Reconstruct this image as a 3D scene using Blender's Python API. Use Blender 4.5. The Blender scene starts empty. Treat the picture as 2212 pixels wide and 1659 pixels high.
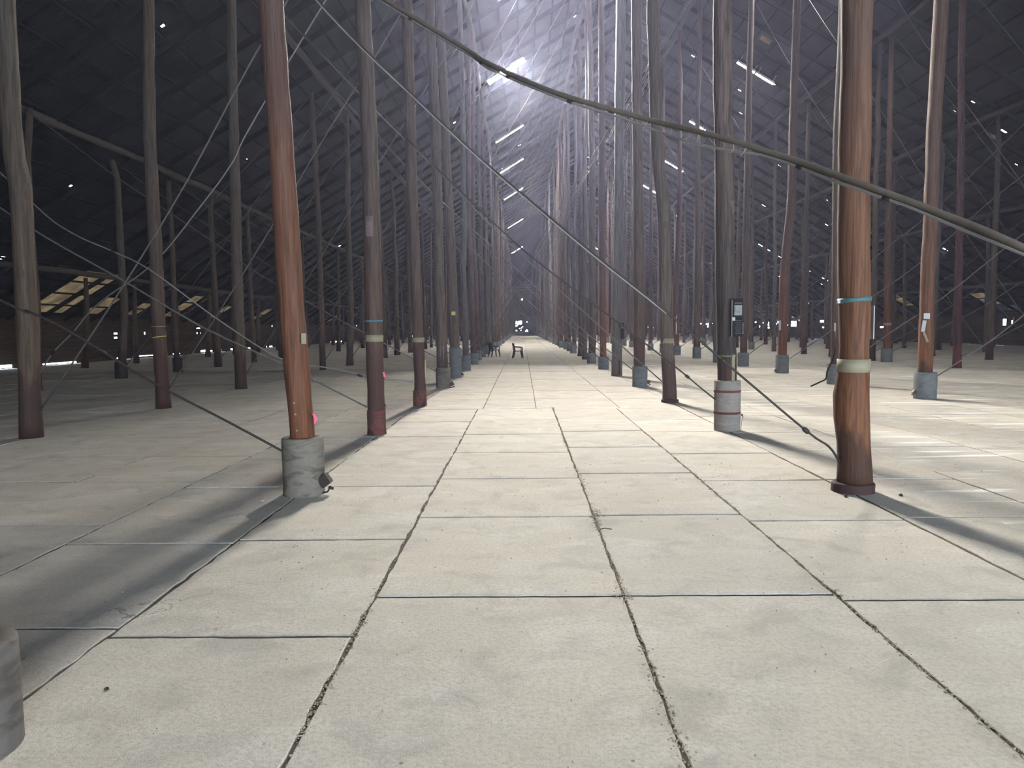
import bpy, bmesh, math, random
from mathutils import Vector, Matrix
random.seed(7)
SC = bpy.context.scene
COL = SC.collection

# ------------------------------------------------------------------ camera
cd = bpy.data.cameras.new('camera'); cam = bpy.data.objects.new('camera', cd); COL.objects.link(cam)
cd.sensor_fit = 'HORIZONTAL'; cd.sensor_width = 36.0; cd.lens = 36.0*1661/2212
cd.clip_start = 0.05; cd.clip_end = 1000
R_ = Vector((0.99986557, 0.01320859, -0.00971431)); U_ = Vector((0.00872569, 0.07294742, 0.99729762)); B_ = Vector((0.01388153, -0.99724832, 0.07282236))
M_ = Matrix((R_, U_, B_)).transposed().to_4x4(); M_.translation = (0, 0, 1.75)
cam.matrix_world = M_
SC.camera = cam
SC.view_settings.view_transform = 'Standard'; SC.view_settings.look = 'None'
SC.view_settings.exposure = 0.0; SC.view_settings.gamma = 1.0
try: SC.view_settings.use_curve_mapping = False
except Exception: pass
SC.cycles.max_bounces = 6; SC.cycles.diffuse_bounces = 4; SC.cycles.glossy_bounces = 2
SC.cycles.transmission_bounces = 3; SC.cycles.transparent_max_bounces = 6; SC.cycles.volume_bounces = 1
SC.cycles.sample_clamp_indirect = 6.0
SC.cycles.adaptive_threshold = 0.02

# ------------------------------------------------------------------ world + daylight opening
SKY = 28.0            # overcast sky radiance outside
LAMP = 15500.0       # radiance of a working tube
HAZE = 0.0011
w = bpy.data.worlds.new('overcast_sky'); SC.world = w; w.use_nodes = True
bg = w.node_tree.nodes['Background']
bg.inputs[0].default_value = (0.78, 0.89, 1.0, 1); bg.inputs[1].default_value = SKY
# sampling portal in the open doorway of the near end wall: it gives no light of its own
pd = bpy.data.lights.new('doorway_portal', 'AREA'); pd.shape = 'RECTANGLE'; pd.size = 20.0; pd.size_y = 6.0
po = bpy.data.objects.new('doorway_portal', pd); COL.objects.link(po)
po.location = (12.0, -13.9, 3.1); po.rotation_euler = (math.radians(90), 0, 0)
pd.cycles.is_portal = True

# ------------------------------------------------------------------ constants of the shed
XR, ZR, SL = 6.43, 21.6, 0.6
XL, XE = -25.2, 38.1            # side walls
Y0, Y1 = -14.0, 272.0
COLX = [-21.2, -14.8, -8.35, -2.36, 3.42, 9.47, 16.6, 22.3, 27.9, 34.1]
ROWY = [3.05+4.87*r for r in range(55)]
def zroof(x): return ZR-SL*abs(x-XR)

# ------------------------------------------------------------------ helpers
def tag(o, label=None, cat=None, group=None, kind=None):
    if label: o['label'] = label
    if cat: o['category'] = cat
    if group: o['group'] = group
    if kind: o['kind'] = kind
    return o
def obj(name, data, mat=None, parent=None, loc=None):
    if isinstance(data, bmesh.types.BMesh):
        me = bpy.data.meshes.new(name); data.to_mesh(me); data.free()
    else: me = data
    if mat is not None and len(me.materials) == 0: me.materials.append(mat)
    o = bpy.data.objects.new(name, me); COL.objects.link(o)
    if parent is not None: o.parent = parent
    if loc is not None: o.location = loc
    return o
def empty(name, loc=(0, 0, 0), rz=0):
    o = bpy.data.objects.new(name, None); COL.objects.link(o); o.location = loc; o.rotation_euler = (0, 0, rz); return o
def smooth(o):
    for p in o.data.polygons: p.use_smooth = True
    return o
def copytree(o, parent=None):
    c = o.copy(); COL.objects.link(c); c.parent = parent
    for ch in list(o.children): copytree(ch, c)
    return c
def tube(bm, pts, rad, seg=8, cap=True):
    """swept ring tube; rad float or list"""
    n = len(pts); pts = [Vector(p) for p in pts]; rings = []
    ref = None
    for i, p in enumerate(pts):
        t = (pts[min(i+1, n-1)]-pts[max(i-1, 0)])
        if t.length < 1e-9: t = Vector((0, 0, 1))
        t.normalize()
        if ref is None: ref = t.orthogonal().normalized()
        ref = (ref-t*ref.dot(t)).normalized(); b = t.cross(ref)
        r = rad[i] if isinstance(rad, (list, tuple)) else rad
        rings.append([bm.verts.new(p+ref*(r*math.cos(2*math.pi*k/seg))+b*(r*math.sin(2*math.pi*k/seg))) for k in range(seg)])
    for a, b in zip(rings, rings[1:]):
        for k in range(seg):
            bm.faces.new((a[k], a[(k+1) % seg], b[(k+1) % seg], b[k])).smooth = True
    if cap:
        bm.faces.new(rings[0][::-1]); bm.faces.new(rings[-1])
    return rings
def box(bm, c, s, rot=None, bevel=0):
    m = Matrix.Translation(c)
    if rot is not None: m = m @ rot
    r = bmesh.ops.create_cube(bm, size=1.0, matrix=m @ Matrix.Diagonal((s[0], s[1], s[2], 1)))
    if bevel:
        es = list({e for v in r['verts'] for e in v.link_edges})
        bmesh.ops.bevel(bm, geom=es, offset=bevel, segments=2, affect='EDGES')
def lathe(bm, prof, seg=28, c=(0, 0, 0), wob=None):
    rings = []
    for i, (r, z) in enumerate(prof):
        rings.append([bm.verts.new((c[0]+r*(1+(wob(k, i) if wob else 0))*math.cos(2*math.pi*k/seg), c[1]+r*(1+(wob(k, i) if wob else 0))*math.sin(2*math.pi*k/seg), c[2]+z)) for k in range(seg)])
    for a, b in zip(rings, rings[1:]):
        for k in range(seg): bm.faces.new((a[k], a[(k+1) % seg], b[(k+1) % seg], b[k]))
    return rings
def bezier_interp(pts, n):
    """Catmull-Rom through pts"""
    out = []; P = [Vector(p) for p in pts]
    P = [P[0]*2-P[1]]+P+[P[-1]*2-P[-2]]
    for i in range(1, len(P)-2):
        for k in range(n):
            t = k/n; a, b, c, d = P[i-1], P[i], P[i+1], P[i+2]
            out.append(0.5*((2*b)+(c-a)*t+(2*a-5*b+4*c-d)*t*t+(3*b-a-3*c+d)*t**3))
    out.append(P[-2]); return out

# ------------------------------------------------------------------ materials
class NT:
    def __init__(s, name):
        s.m = bpy.data.materials.new(name); s.m.use_nodes = True; s.t = s.m.node_tree; s.N = s.t.nodes
        s.b = s.N['Principled BSDF']; s.out = s.N['Material Output']
    def n(s, typ, **kw):
        x = s.N.new(typ)
        for k, v in kw.items():
            if k.startswith('i_'):
                key = k[2:]; key = int(key) if key.isdigit() else key.replace('_', ' ')
                x.inputs[key].default_value = v
            else: setattr(x, k, v)
        return x
    def l(s, a, b): s.t.links.new(a, b)
    def ramp(s, fac, stops):
        r = s.n('ShaderNodeValToRGB'); s.l(fac, r.inputs[0]); e = r.color_ramp.elements
        while len(e) < len(stops): e.new(0.5)
        for q, (p, c) in zip(e, stops):
            q.position = p; q.color = (c, c, c, 1) if isinstance(c, (int, float)) else (*c, 1)
        return r.outputs[0]
    def mix(s, fac, a, b, mode='MIX'):
        x = s.n('ShaderNodeMix', data_type='RGBA', blend_type=mode)
        for sock, v in ((x.inputs[0], fac), (x.inputs[6], a), (x.inputs[7], b)):
            if hasattr(v, 'is_output'): s.l(v, sock)
            elif isinstance(v, (int, float)): sock.default_value = v
            else: sock.default_value = (*v, 1)
        return x.outputs[2]
    def math(s, op, a, b=None, c=None):
        x = s.n('ShaderNodeMath', operation=op)
        for i, v in enumerate((a, b, c)):
            if v is None: continue
            if hasattr(v, 'is_output'): s.l(v, x.inputs[i])
            else: x.inputs[i].default_value = v
        return x.outputs[0]
    def noise(s, scale, vec=None, detail=4, rough=.55, dist=0):
        x = s.n('ShaderNodeTexNoise'); x.inputs['Scale'].default_value = scale; x.inputs['Detail'].default_value = detail
        x.inputs['Roughness'].default_value = rough; x.inputs['Distortion'].default_value = dist
        if vec is not None: s.l(vec, x.inputs['Vector'])
        return x.outputs[0]
    def mapping(s, vec, scale=(1, 1, 1), loc=None):
        x = s.n('ShaderNodeMapping'); s.l(vec, x.inputs[0]); x.inputs['Scale'].default_value = scale
        if loc is not None:
            if hasattr(loc, 'is_output'): s.l(loc, x.inputs['Location'])
            else: x.inputs['Location'].default_value = loc
        return x.outputs[0]
    def bump(s, h, strength=.5, dist=.01):
        x = s.n('ShaderNodeBump'); s.l(h, x.inputs['Height']); x.inputs['Strength'].default_value = strength; x.inputs['Distance'].default_value = dist
        s.l(x.outputs[0], s.b.inputs['Normal'])
    def base(s, c):
        if hasattr(c, 'is_output'): s.l(c, s.b.inputs['Base Color'])
        else: s.b.inputs['Base Color'].default_value = (*c, 1)
    def obj(s): return s.n('ShaderNodeTexCoord').outputs['Object']
    def fin(s, rough=.8, metal=0, spec=.3):
        s.b.inputs['Roughness'].default_value = rough; s.b.inputs['Metallic'].default_value = metal
        s.b.inputs['Specular IOR Level'].default_value = spec
        return s.m

def plain(name, col, rough=.7, metal=0, spec=.3, var=.25, scale=12):
    t = NT(name); o = t.obj(); n = t.noise(scale, o)
    dark = tuple(c*(1-var) for c in col)
    t.base(t.mix(n, dark, tuple(min(1, c*(1+var*.6)) for c in col))); return t.fin(rough, metal, spec)

def mat_floor():
    t = NT('worn_concrete'); o = t.obj(); g = t.n('ShaderNodeNewGeometry')
    rnd = g.outputs['Random Per Island']
    big = t.noise(.35, o, 5, .6, .4); med = t.noise(2.2, o, 6, .65, .6); fine = t.noise(38, o, 4, .7); grit = t.noise(150, o, 2, .7)
    streak = t.noise(1.0, t.mapping(o, (1.1, 1.9, 1)), 5, .62, .8)
    c = t.mix(t.ramp(rnd, [(0, 0), (1, 1)]), (.472, .456, .425), (.565, .537, .482))
    c = t.mix(t.math('MULTIPLY', t.ramp(big, [(.45, 0), (.70, 1)]), .5), c, (.56, .49, .39))        # ochre dust
    c = t.mix(t.math('MULTIPLY', t.ramp(streak, [(.47, 0), (.70, 1)]), .6), c, (.68, .67, .64))        # pale scoured patches
    c = t.mix(t.math('MULTIPLY', t.ramp(med, [(.32, 1), (.50, 0)]), .6), c, (.33, .32, .30))        # grey stains
    c = t.mix(t.math('MULTIPLY', t.ramp(fine, [(.36, 1), (.55, 0)]), .55), c, (.36, .33, .29))
    c = t.mix(t.math('MULTIPLY', t.ramp(grit, [(.56, 0), (.68, 1)]), .5), c, (.74, .72, .68))
    sx = t.n('ShaderNodeSeparateXYZ'); t.l(o, sx.inputs[0])
    white_streak = t.noise(1.0, t.mapping(o, (.42, 4.2, 1)), 3, .5, .3)            # long white streaks on the right-hand floor
    c = t.mix(t.math('MULTIPLY', t.math('MULTIPLY', t.ramp(white_streak, [(.60, 0), (.66, 1)]), .8), t.math('GREATER_THAN', sx.outputs[0], 4.2)), c, (.86, .86, .86))
    # small dark chips
    v = t.n('ShaderNodeTexVoronoi'); v.inputs['Scale'].default_value = 3.1; t.l(t.mapping(o, (1, 1, 1)), v.inputs['Vector'])
    chip = t.math('LESS_THAN', t.math('ADD', v.outputs['Distance'], t.math('MULTIPLY', med, .06)), .058)
    c = t.mix(t.math('MULTIPLY', chip, .75), c, (.16, .13, .10))
    # fine crack net, only here and there
    v2 = t.n('ShaderNodeTexVoronoi', feature='DISTANCE_TO_EDGE'); v2.inputs['Scale'].default_value = .45
    dst = t.n('ShaderNodeVectorMath', operation='ADD'); t.l(o, dst.inputs[0])
    nn = t.n('ShaderNodeTexNoise'); nn.inputs['Scale'].default_value = 1.7; nn.inputs['Detail'].default_value = 6; t.l(o, nn.inputs['Vector']); t.l(nn.outputs['Color'], dst.inputs[1])
    t.l(dst.outputs[0], v2.inputs['Vector'])
    crack = t.math('MULTIPLY', t.math('LESS_THAN', v2.outputs['Distance'], .0016), t.ramp(t.noise(.5, o, 2), [(.56, 0), (.62, 1)]))
    c = t.mix(t.math('MULTIPLY', crack, .7), c, (.15, .12, .10))
    t.base(c)
    h = t.math('ADD', t.math('MULTIPLY', fine, .5), t.math('ADD', t.math('MULTIPLY', grit, .25), t.math('MULTIPLY', streak, .9)))
    h = t.math('SUBTRACT', h, t.math('MULTIPLY', crack, .8))
    t.bump(h, .75, .015)
    return t.fin(.82, 0, .35)

def mat_pole(name, lo=(.112, .070, .043), hi=(.080, .067, .056), stain=(.048, .026, .022), stz=1.15, stamt=1.0, greyup=1.0):
    t = NT(name); o = t.obj(); info = t.n('ShaderNodeObjectInfo')
    sp = t.n('ShaderNodeSeparateXYZ'); t.l(o, sp.inputs[0]); z = sp.outputs[2]
    off = t.n('ShaderNodeCombineXYZ'); t.l(t.math('MULTIPLY', info.outputs['Random'], 31.7), off.inputs[0])
    grain = t.noise(1.0, t.mapping(o, (26, 26, 1.3), off.outputs[0]), 6, .65, .5)
    patch = t.noise(1.0, t.mapping(o, (4, 4, .7), off.outputs[0]), 5, .6, .6)
    fac = t.math('ADD', t.math('MULTIPLY', z, .15), t.math('MULTIPLY', t.math('SUBTRACT', patch, .5), .9))
    c = t.mix(t.ramp(fac, [(.1, 0), (.85, 1)]), lo, hi)
    c = t.mix(t.math('MULTIPLY', t.math('MULTIPLY', info.outputs['Random'], .45), greyup), c, (.11, .10, .092))
    c = t.mix(t.ramp(grain, [(.36, .8), (.58, 0)]), c, tuple(q*.36 for q in lo))
    c = t.mix(t.math('MULTIPLY', t.ramp(grain, [(.60, 0), (.75, 1)]), .25), c, (.34, .21, .13))
    st = t.math('ADD', z, t.math('MULTIPLY', t.math('SUBTRACT', patch, .5), 1.6))
    s = t.ramp(t.math('DIVIDE', st, stz), [(.75, 1), (1.0, 0)])
    c = t.mix(t.math('MULTIPLY', s, .85*stamt), c, stain)
    kn = t.n('ShaderNodeTexVoronoi'); kn.inputs['Scale'].default_value = 1.0; t.l(t.mapping(o, (5, 5, 1.6), off.outputs[0]), kn.inputs['Vector'])
    c = t.mix(t.math('MULTIPLY', t.math('LESS_THAN', kn.outputs['Distance'], .14), .6), c, (.07, .035, .02))
    t.base(c); t.bump(t.math('ADD', grain, t.math('MULTIPLY', patch, .8)), .6, .02)
    return t.fin(.72, 0, .35)

def mat_collar(name, a=(.30, .31, .30), b=(.20, .185, .165), tintup=None):
    t = NT(name); o = t.obj(); info = t.n('ShaderNodeObjectInfo')
    off = t.n('ShaderNodeCombineXYZ'); t.l(t.math('MULTIPLY', info.outputs['Random'], 17.3), off.inputs[2])
    n1 = t.noise(1.0, t.mapping(o, (2.2, 2.2, 9), off.outputs[0]), 5, .6, 1.4); n2 = t.noise(22, o, 4)
    c = t.mix(t.ramp(n1, [(.47, 0), (.60, 1)]), a, b)
    c = t.mix(t.math('MULTIPLY', t.ramp(n2, [(.4, 1), (.6, 0)]), .25), c, tuple(q*.6 for q in a))
    t.base(c); t.bump(t.math('ADD', n1, t.math('MULTIPLY', n2, .3)), .4, .01); return t.fin(.85)

def mat_roof():
    t = NT('old_corrugated_iron'); o = t.obj(); sp = t.n('ShaderNodeSeparateXYZ'); t.l(o, sp.inputs[0]); y = sp.outputs[1]; x = sp.outputs[0]
    sheet = t.math('FLOOR', t.math('DIVIDE', y, .78)); row = t.math('FLOOR', t.math('DIVIDE', x, 2.1))
    cb = t.n('ShaderNodeCombineXYZ'); t.l(sheet, cb.inputs[0]); t.l(row, cb.inputs[1])
    wn = t.n('ShaderNodeTexWhiteNoise', noise_dimensions='2D'); t.l(cb.outputs[0], wn.inputs['Vector'])
    c = t.mix(wn.outputs['Value'], (.019, .024, .029), (.029, .035, .041))
    c = t.mix(t.math('MULTIPLY', t.ramp(t.noise(.5, o, 4), [(.5, 0), (.7, 1)]), .4), c, (.027, .026, .028))
    t.base(c)
    t.bump(t.math('SINE', t.math('MULTIPLY', y, 2*math.pi/.078)), .5, .01)
    return t.fin(.6, .15, .4)

def mat_boards(name, c0, c1, zs=.24):
    t = NT(name); o = t.obj(); sp = t.n('ShaderNodeSeparateXYZ'); t.l(o, sp.inputs[0]); z = sp.outputs[2]
    wn = t.n('ShaderNodeTexWhiteNoise', noise_dimensions='1D'); t.l(t.math('FLOOR', t.math('DIVIDE', z, zs)), wn.inputs['W'])
    fr = t.math('FRACT', t.math('DIVIDE', z, zs))
    c = t.mix(wn.outputs['Value'], c0, c1)
    c = t.mix(t.ramp(t.noise(1.0, t.mapping(o, (.8, .8, 14)), 5), [(.45, .5), (.6, 0)]), c, tuple(q*.5 for q in c0))
    c = t.mix(t.math('LESS_THAN', fr, .07), c, (.012, .01, .008)); t.base(c)
    t.bump(t.ramp(fr, [(0, 0), (.08, 1)]), .6, .02); return t.fin(.85)

def emis(name, col, st):
    t = NT(name); e = t.n('ShaderNodeEmission'); e.inputs[0].default_value = (*col, 1); e.inputs[1].default_value = st
    t.l(e.outputs[0], t.out.inputs[0]); return t.m

def mat_translucent(name, col):
    t = NT(name); o = t.obj(); a = t.n('ShaderNodeBsdfTranslucent'); d = t.n('ShaderNodeBsdfDiffuse'); m = t.n('ShaderNodeMixShader')
    n = t.mix(t.ramp(t.noise(1.2, o, 4), [(.35, 0), (.65, 1)]), tuple(q*.6 for q in col), col)
    t.l(n, a.inputs[0]); t.l(n, d.inputs[0]); m.inputs[0].default_value = .5
    t.l(d.outputs[0], m.inputs[1]); t.l(a.outputs[0], m.inputs[2]); t.l(m.outputs[0], t.out.inputs[0]); return t.m

FLOOR = mat_floor()
DIRT = plain('joint_dirt', (.10, .078, .06), .95, var=.5, scale=40)
GRIT = plain('loose_grit', (.36, .30, .23), .95, var=.4, scale=9)
POLE = mat_pole('weathered_timber')
POLE_A = mat_pole('orange_timber', lo=(.165, .060, .024), hi=(.080, .054, .047), stz=.3, stamt=.5, greyup=.0)
POLE_B = mat_pole('orange_timber_dark_foot', lo=(.165, .064, .025), hi=(.088, .060, .050), stain=(.04, .018, .012), stz=.72, greyup=.0)
POLE_D = mat_pole('maroon_stained_timber', lo=(.092, .054, .036), hi=(.085, .066, .054), stain=(.058, .025, .020), stz=1.6, greyup=.2)
POLE_G = mat_pole('grey_timber', lo=(.10, .085, .072), hi=(.11, .113, .12), stain=(.10, .07, .055), stz=.5, greyup=.4)
POLE_K = mat_pole('charred_timber', lo=(.034, .029, .025), hi=(.12, .085, .072), stain=(.07, .022, .02), stz=1.1, greyup=.2)
POLE_R = mat_pole('maroon_timber', lo=(.065, .02, .023), hi=(.085, .047, .05), stain=(.12, .03, .03), stz=1.0, greyup=.1)
COLLAR = mat_collar('concrete_collar', (.185, .165, .14), (.10, .085, .068))
COLLAR_DK = mat_collar('shaded_concrete_collar', (.13, .115, .105), (.08, .07, .062))  # darker copy of the collar concrete, shade put into its colour
COLLAR_G = mat_collar('grey_concrete_collar', (.155, .172, .176), (.12, .13, .13))
COLLAR_R = mat_collar('red_clay_collar', (.145, .052, .043), (.105, .038, .033))
COLLAR_S = mat_collar('plain_concrete_collar', (.27, .25, .225), (.22, .20, .18))
RING = plain('rusted_ring', (.045, .024, .022), .8)
TAR = plain('tar', (.03, .028, .026), .7)
IRON = plain('dark_iron', (.045, .038, .034), .55, .4)
STEEL = plain('galvanised_steel', (.30, .29, .28), .5, .5)
ROOF = mat_roof()
WALLB = mat_boards('dark_wall_boards', (.055, .04, .03), (.085, .06, .045))
ENDW = mat_boards('end_wall_sheeting', (.09, .10, .11), (.15, .16, .17), 1.4)
BEAM = plain('rough_log', (.085, .078, .072), .85, scale=3)
RAFT = plain('rafter_timber', (.018, .019, .021), .85, scale=3)
BATT = plain('batten_timber', (.024, .028, .033), .85, scale=3)
CREAM = plain('cream_paint', (.26, .23, .16), .7, var=.3, scale=8)
BLUE = plain('blue_strap', (.065, .14, .16), .5)
TEAL = plain('bright_blue_strap', (.06, .17, .22), .5)
GREEN = plain('green_strap', (.13, .15, .075), .6)
YELL = plain('yellow_strap', (.50, .48, .13), .5)
PINK = plain('pink_ribbon', (.95, .16, .30), .5, var=.1)
PAPER = plain('white_paper', (.50, .51, .52), .7, var=.08)
PALE2 = plain('faded_grey_patch', (.17, .125, .125), .8, var=.4, scale=14)
PALE = plain('faded_red_patch', (.13, .060, .060), .8, var=.5, scale=14)
BLACK = plain('black_plastic', (.010, .010, .011), .7, spec=.15)
DGREEN = plain('dark_green_plastic', (.002, .013, .016), .4, spec=.5, var=.1)
GREY = plain('mid_grey', (.05, .05, .055), .6)
PHOTO = plain('photo_print', (.22, .225, .23), .5, var=.85, scale=26)
TRAY = plain('lamp_tray', (.4, .4, .4), .5)
LOUV = plain('added_black_louvre', (.012, .012, .012), .8, spec=.1)
TRANS = mat_translucent('cream_translucent', (.20, .165, .12))
TUBE_W = emis('warm_tube', (1.0, .94, .84), LAMP)
TUBE_N = emis('neutral_tube', (1.0, .95, .86), LAMP*.055)
TUBE_F = emis('far_tube', (1.0, .95, .86), LAMP*.14)
TUBE_D = emis('dim_tube', (1.0, .95, .86), LAMP*.012)

# ------------------------------------------------------------------ sheets with small openings
def sheet(name, org, du, dv, U, V, holes, mat, kind='structure', thick=.02):
    org, du, dv = Vector(org), Vector(du), Vector(dv)
    us = sorted({0.0, U, *[min(max(h[0], 0), U) for h in holes], *[min(max(h[1], 0), U) for h in holes]})
    vs = sorted({0.0, V, *[min(max(h[2], 0), V) for h in holes], *[min(max(h[3], 0), V) for h in holes]})
    verts = [tuple(org+du*u+dv*v) for v in vs for u in us]; n = len(us); faces = []
    hs = sorted(holes)
    for j in range(len(vs)-1):
        vm = (vs[j]+vs[j+1])/2; act = [h for h in hs if h[2] < vm < h[3]]
        for i in range(n-1):
            um = (us[i]+us[i+1])/2
            if any(h[0] < um < h[1] for h in act): continue
            faces.append((j*n+i, j*n+i+1, (j+1)*n+i+1, (j+1)*n+i))
    me = bpy.data.meshes.new(name); me.from_pydata(verts, [], faces); me.update()
    o = obj(name, me, mat)
    if thick:
        m = o.modifiers.new('s', 'SOLIDIFY'); m.thickness = thick; m.offset = 0
    tag(o, kind=kind); return o

# ---- roof: u runs along Y, v runs down the slope from the ridge
cs = 1/math.sqrt(1+SL*SL)
def star(x, y, s=.05, t=None): return (y-Y0-s, y-Y0+s, (abs(x-XR))/cs-(t or s), (abs(x-XR))/cs+(t or s))
LH = [(-13.1, 21.3, .03), (-12.2, 22.6, .035), (-11.0, 24.3, .05), (-17.3, 29.8, .05), (-13.1, 37.2, .05), (-21.5, 31.8, .09), (-22.2, 39.2, .09), (-15.0, 55.6, .08), (-4.3, 51.3, .07), (-6.7, 50.3, .06), (-.1, 68.6, .1), (-2.3, 67.6, .08), (3.2, 45.9, .06)]
RH = [(14.7, 109.1, .2), (7.7, 88.6, .1), (11.0, 50.4, .07), (14.2, 51.2, .07), (15.2, 54.4, .06), (15.3, 47.8, .07), (15.3, 42.6, .07), (17.5, 62.5, .07), (19.5, 59.3, .07), (21.7, 70, .12), (25.6, 65.6, .09), (23.6, 58.3, .09), (23.6, 60.4, .06), (21.8, 38.2, .06), (21.8, 39.8, .06), (23.8, 39.0, .1), (23.75, 39.35, .08), (25.8, 41.1, .05), (29.5, 64.7, .07), (30.6, 56.5, .12), (24.6, 84.1, .1), (14.3, 62, .07)]
RLINE = [(25.3, 82.8, .3), (26.2, 82.8, .2), (27.2, 82.3, .17), (29.0, 81.9, .2), (30.1, 81.6, .15), (31.9, 81.1, .3), (31.4, 81.2, .14), (32.5, 81.1, .16), (32.9, 81, .1), (30.1, 90.8, .1)]
rr = random.Random(3)
for _ in range(16): LH.append((rr.uniform(-22, 1), rr.uniform(60, 200), rr.uniform(.06, .12)))
for _ in range(40): RH.append((rr.uniform(10, 36), rr.uniform(60, 200), rr.uniform(.05, .12)))
TL = [(-24.9, 37.9, -21.6, 41.5), (-24.9, 43.4, -23.3, 45.4), (-24.9, 47.9, -23.7, 49.4), (-24.9, 53.2, -22.6, 55.8), (-24.9, 61, -23.4, 63), (-24.9, 70, -23.4, 73), (-24.9, 84, -23.6, 86), (-24.9, 98, -23.6, 101)]
TR = [(35.0, 72.0, 36.6, 74.6), (35.6, 60.2, 37.0, 62.2), (36.2, 92.5, 37.4, 93.5), (34.6, 115, 36.8, 119), (34.4, 104, 36.2, 106.4), (13.2, 43.3, 13.75, 43.9)]
def rect_h(r):   # (x0,y0,x1,y1)
    a, b = sorted((abs(r[0]-XR)/cs, abs(r[2]-XR)/cs)); return (r[1]-Y0, r[3]-Y0, a, b)
VL = (XR-XL+.4)/cs; VRt = (XE-XR+.4)/cs; LEN = Y1-Y0
dl = Vector((-1, 0, -SL)).normalized(); dr = Vector((1, 0, -SL)).normalized()
sheet('ceiling_left', (XR, Y0, ZR), (0, 1, 0), dl, LEN, VL, [star(x, y, s*1.5, s*1.2) for x, y, s in LH]+[rect_h(r) for r in TL], ROOF)
sheet('ceiling_right', (XR, Y0, ZR), (0, 1, 0), dr, LEN, VRt, [star(x, y, s*.8, s*1.6) for x, y, s in RH]+[star(x, y, .12, s) for x, y, s in RLINE]+[rect_h(r) for r in TR], ROOF)
for i, r in enumerate(TL+TR):  # eave sheets are added in place of roof iron lit through wall gaps
    d = dl if r[0] < XR else dr; h = rect_h(r); bm = bmesh.new(); nn = 24
    for k in range(nn+1):
        u = h[0]-.06+(h[1]-h[0]+.12)*k/nn
        for v in (h[2]-.08, h[3]+.08):
            p = Vector((XR, Y0+u, ZR))+d*v+Vector((0, 0, .02+.012*(k % 2))); bm.verts.new(p)
    bm.verts.ensure_lookup_table()
    for k in range(nn): bm.faces.new((bm.verts[2*k], bm.verts[2*k+1], bm.verts[2*k+3], bm.verts[2*k+2]))
    o = obj('translucent_sheet', bm, TRANS); m = o.modifiers.new('s', 'SOLIDIFY'); m.thickness = .006
    side = 'left' if r[0] < XR else 'right'
    o['nth'] = 0; del o['nth']
    if (r[0] == 13.2): tag(o, 'small glowing yellow slot of translucent sheet high in the right roof above the lamps', 'skylight')
    elif i == 0: tag(o, 'largest cream sheet added for lit roof underside by the left wall, crossed by orange rafters', 'skylight')
    else: tag(o, 'one of the small cream sheets added for lit roof underside by the %s wall' % side, 'skylight', 'small added sheets along the %s eave' % side)

# ---- side walls (u along Y, v up)
def wh(y0, y1, z0, z1):
    m = (z0+z1)/2; h = (z1-z0)*.33; return (y0-Y0+.1, y1-Y0-.1, m-h, m+h)
wl = [wh(36.2, 37.7, .0, .22), wh(39.9, 43.2, .02, .13), wh(47.3, 48.4, .06, .14), wh(49.3, 52.3, .1, .17), wh(52.9, 54.4, .03, .14), wh(55, 56.4, .07, .15), wh(59.8, 61.1, .06, .26), wh(61.4, 62.3, .05, .2), wh(62.7, 64.2, .05, .25), wh(66, 67.6, .06, .22), wh(70, 71, .06, .2),
      wh(47.1, 47.75, 1.56, 1.7), wh(47.1, 47.7, 1.3, 1.46), wh(50.9, 51.3, 1.5, 1.75), wh(59.2, 60.1, 1.9, 2.0), wh(59.2, 59.6, 1.5, 1.66), wh(59.9, 60.2, 1.5, 1.66), wh(71.3, 71.9, 1.6, 1.75), wh(71.4, 72.1, 1.35, 1.5), wh(60.7, 60.85, 1.0, 1.2)]
for _ in range(26):
    y = rr.uniform(75, 240); wl.append(wh(y, y+rr.uniform(.4, 1.6), .05, .2))
    y = rr.uniform(75, 240); z = rr.uniform(1, 2.4); wl.append(wh(y, y+rr.uniform(.3, .8), z, z+.25))
sheet('wall_left', (XL, Y0, 0), (0, 1, 0), (0, 0, 1), LEN, 2.75, wl, WALLB, thick=.04)
wr_ = [wh(61.1, 61.75, 1.45, 2.2), wh(60.3, 60.7, 1.65, 2.0), wh(60.15, 60.4, 1.8, 2.25), wh(96.3, 97.4, 1.5, 2.3), wh(107.4, 109.9, 1.4, 2.5), wh(119.4, 120.8, 1.5, 2.4), wh(155.6, 159.2, 1.3, 2.5), wh(166.6, 170, 1.4, 2.4), wh(72.6, 73.5, 2.4, 2.65)]
for _ in range(30):
    y = rr.uniform(80, 260); z = rr.uniform(1.2, 2.3); wr_.append(wh(y, y+rr.uniform(.5, 2.2), z, z+rr.uniform(.2, .5)))
sheet('wall_right', (XE, Y0, 0), (0, 1, 0), (0, 0, 1), LEN, 2.75, wr_, WALLB, thick=.04)
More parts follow.
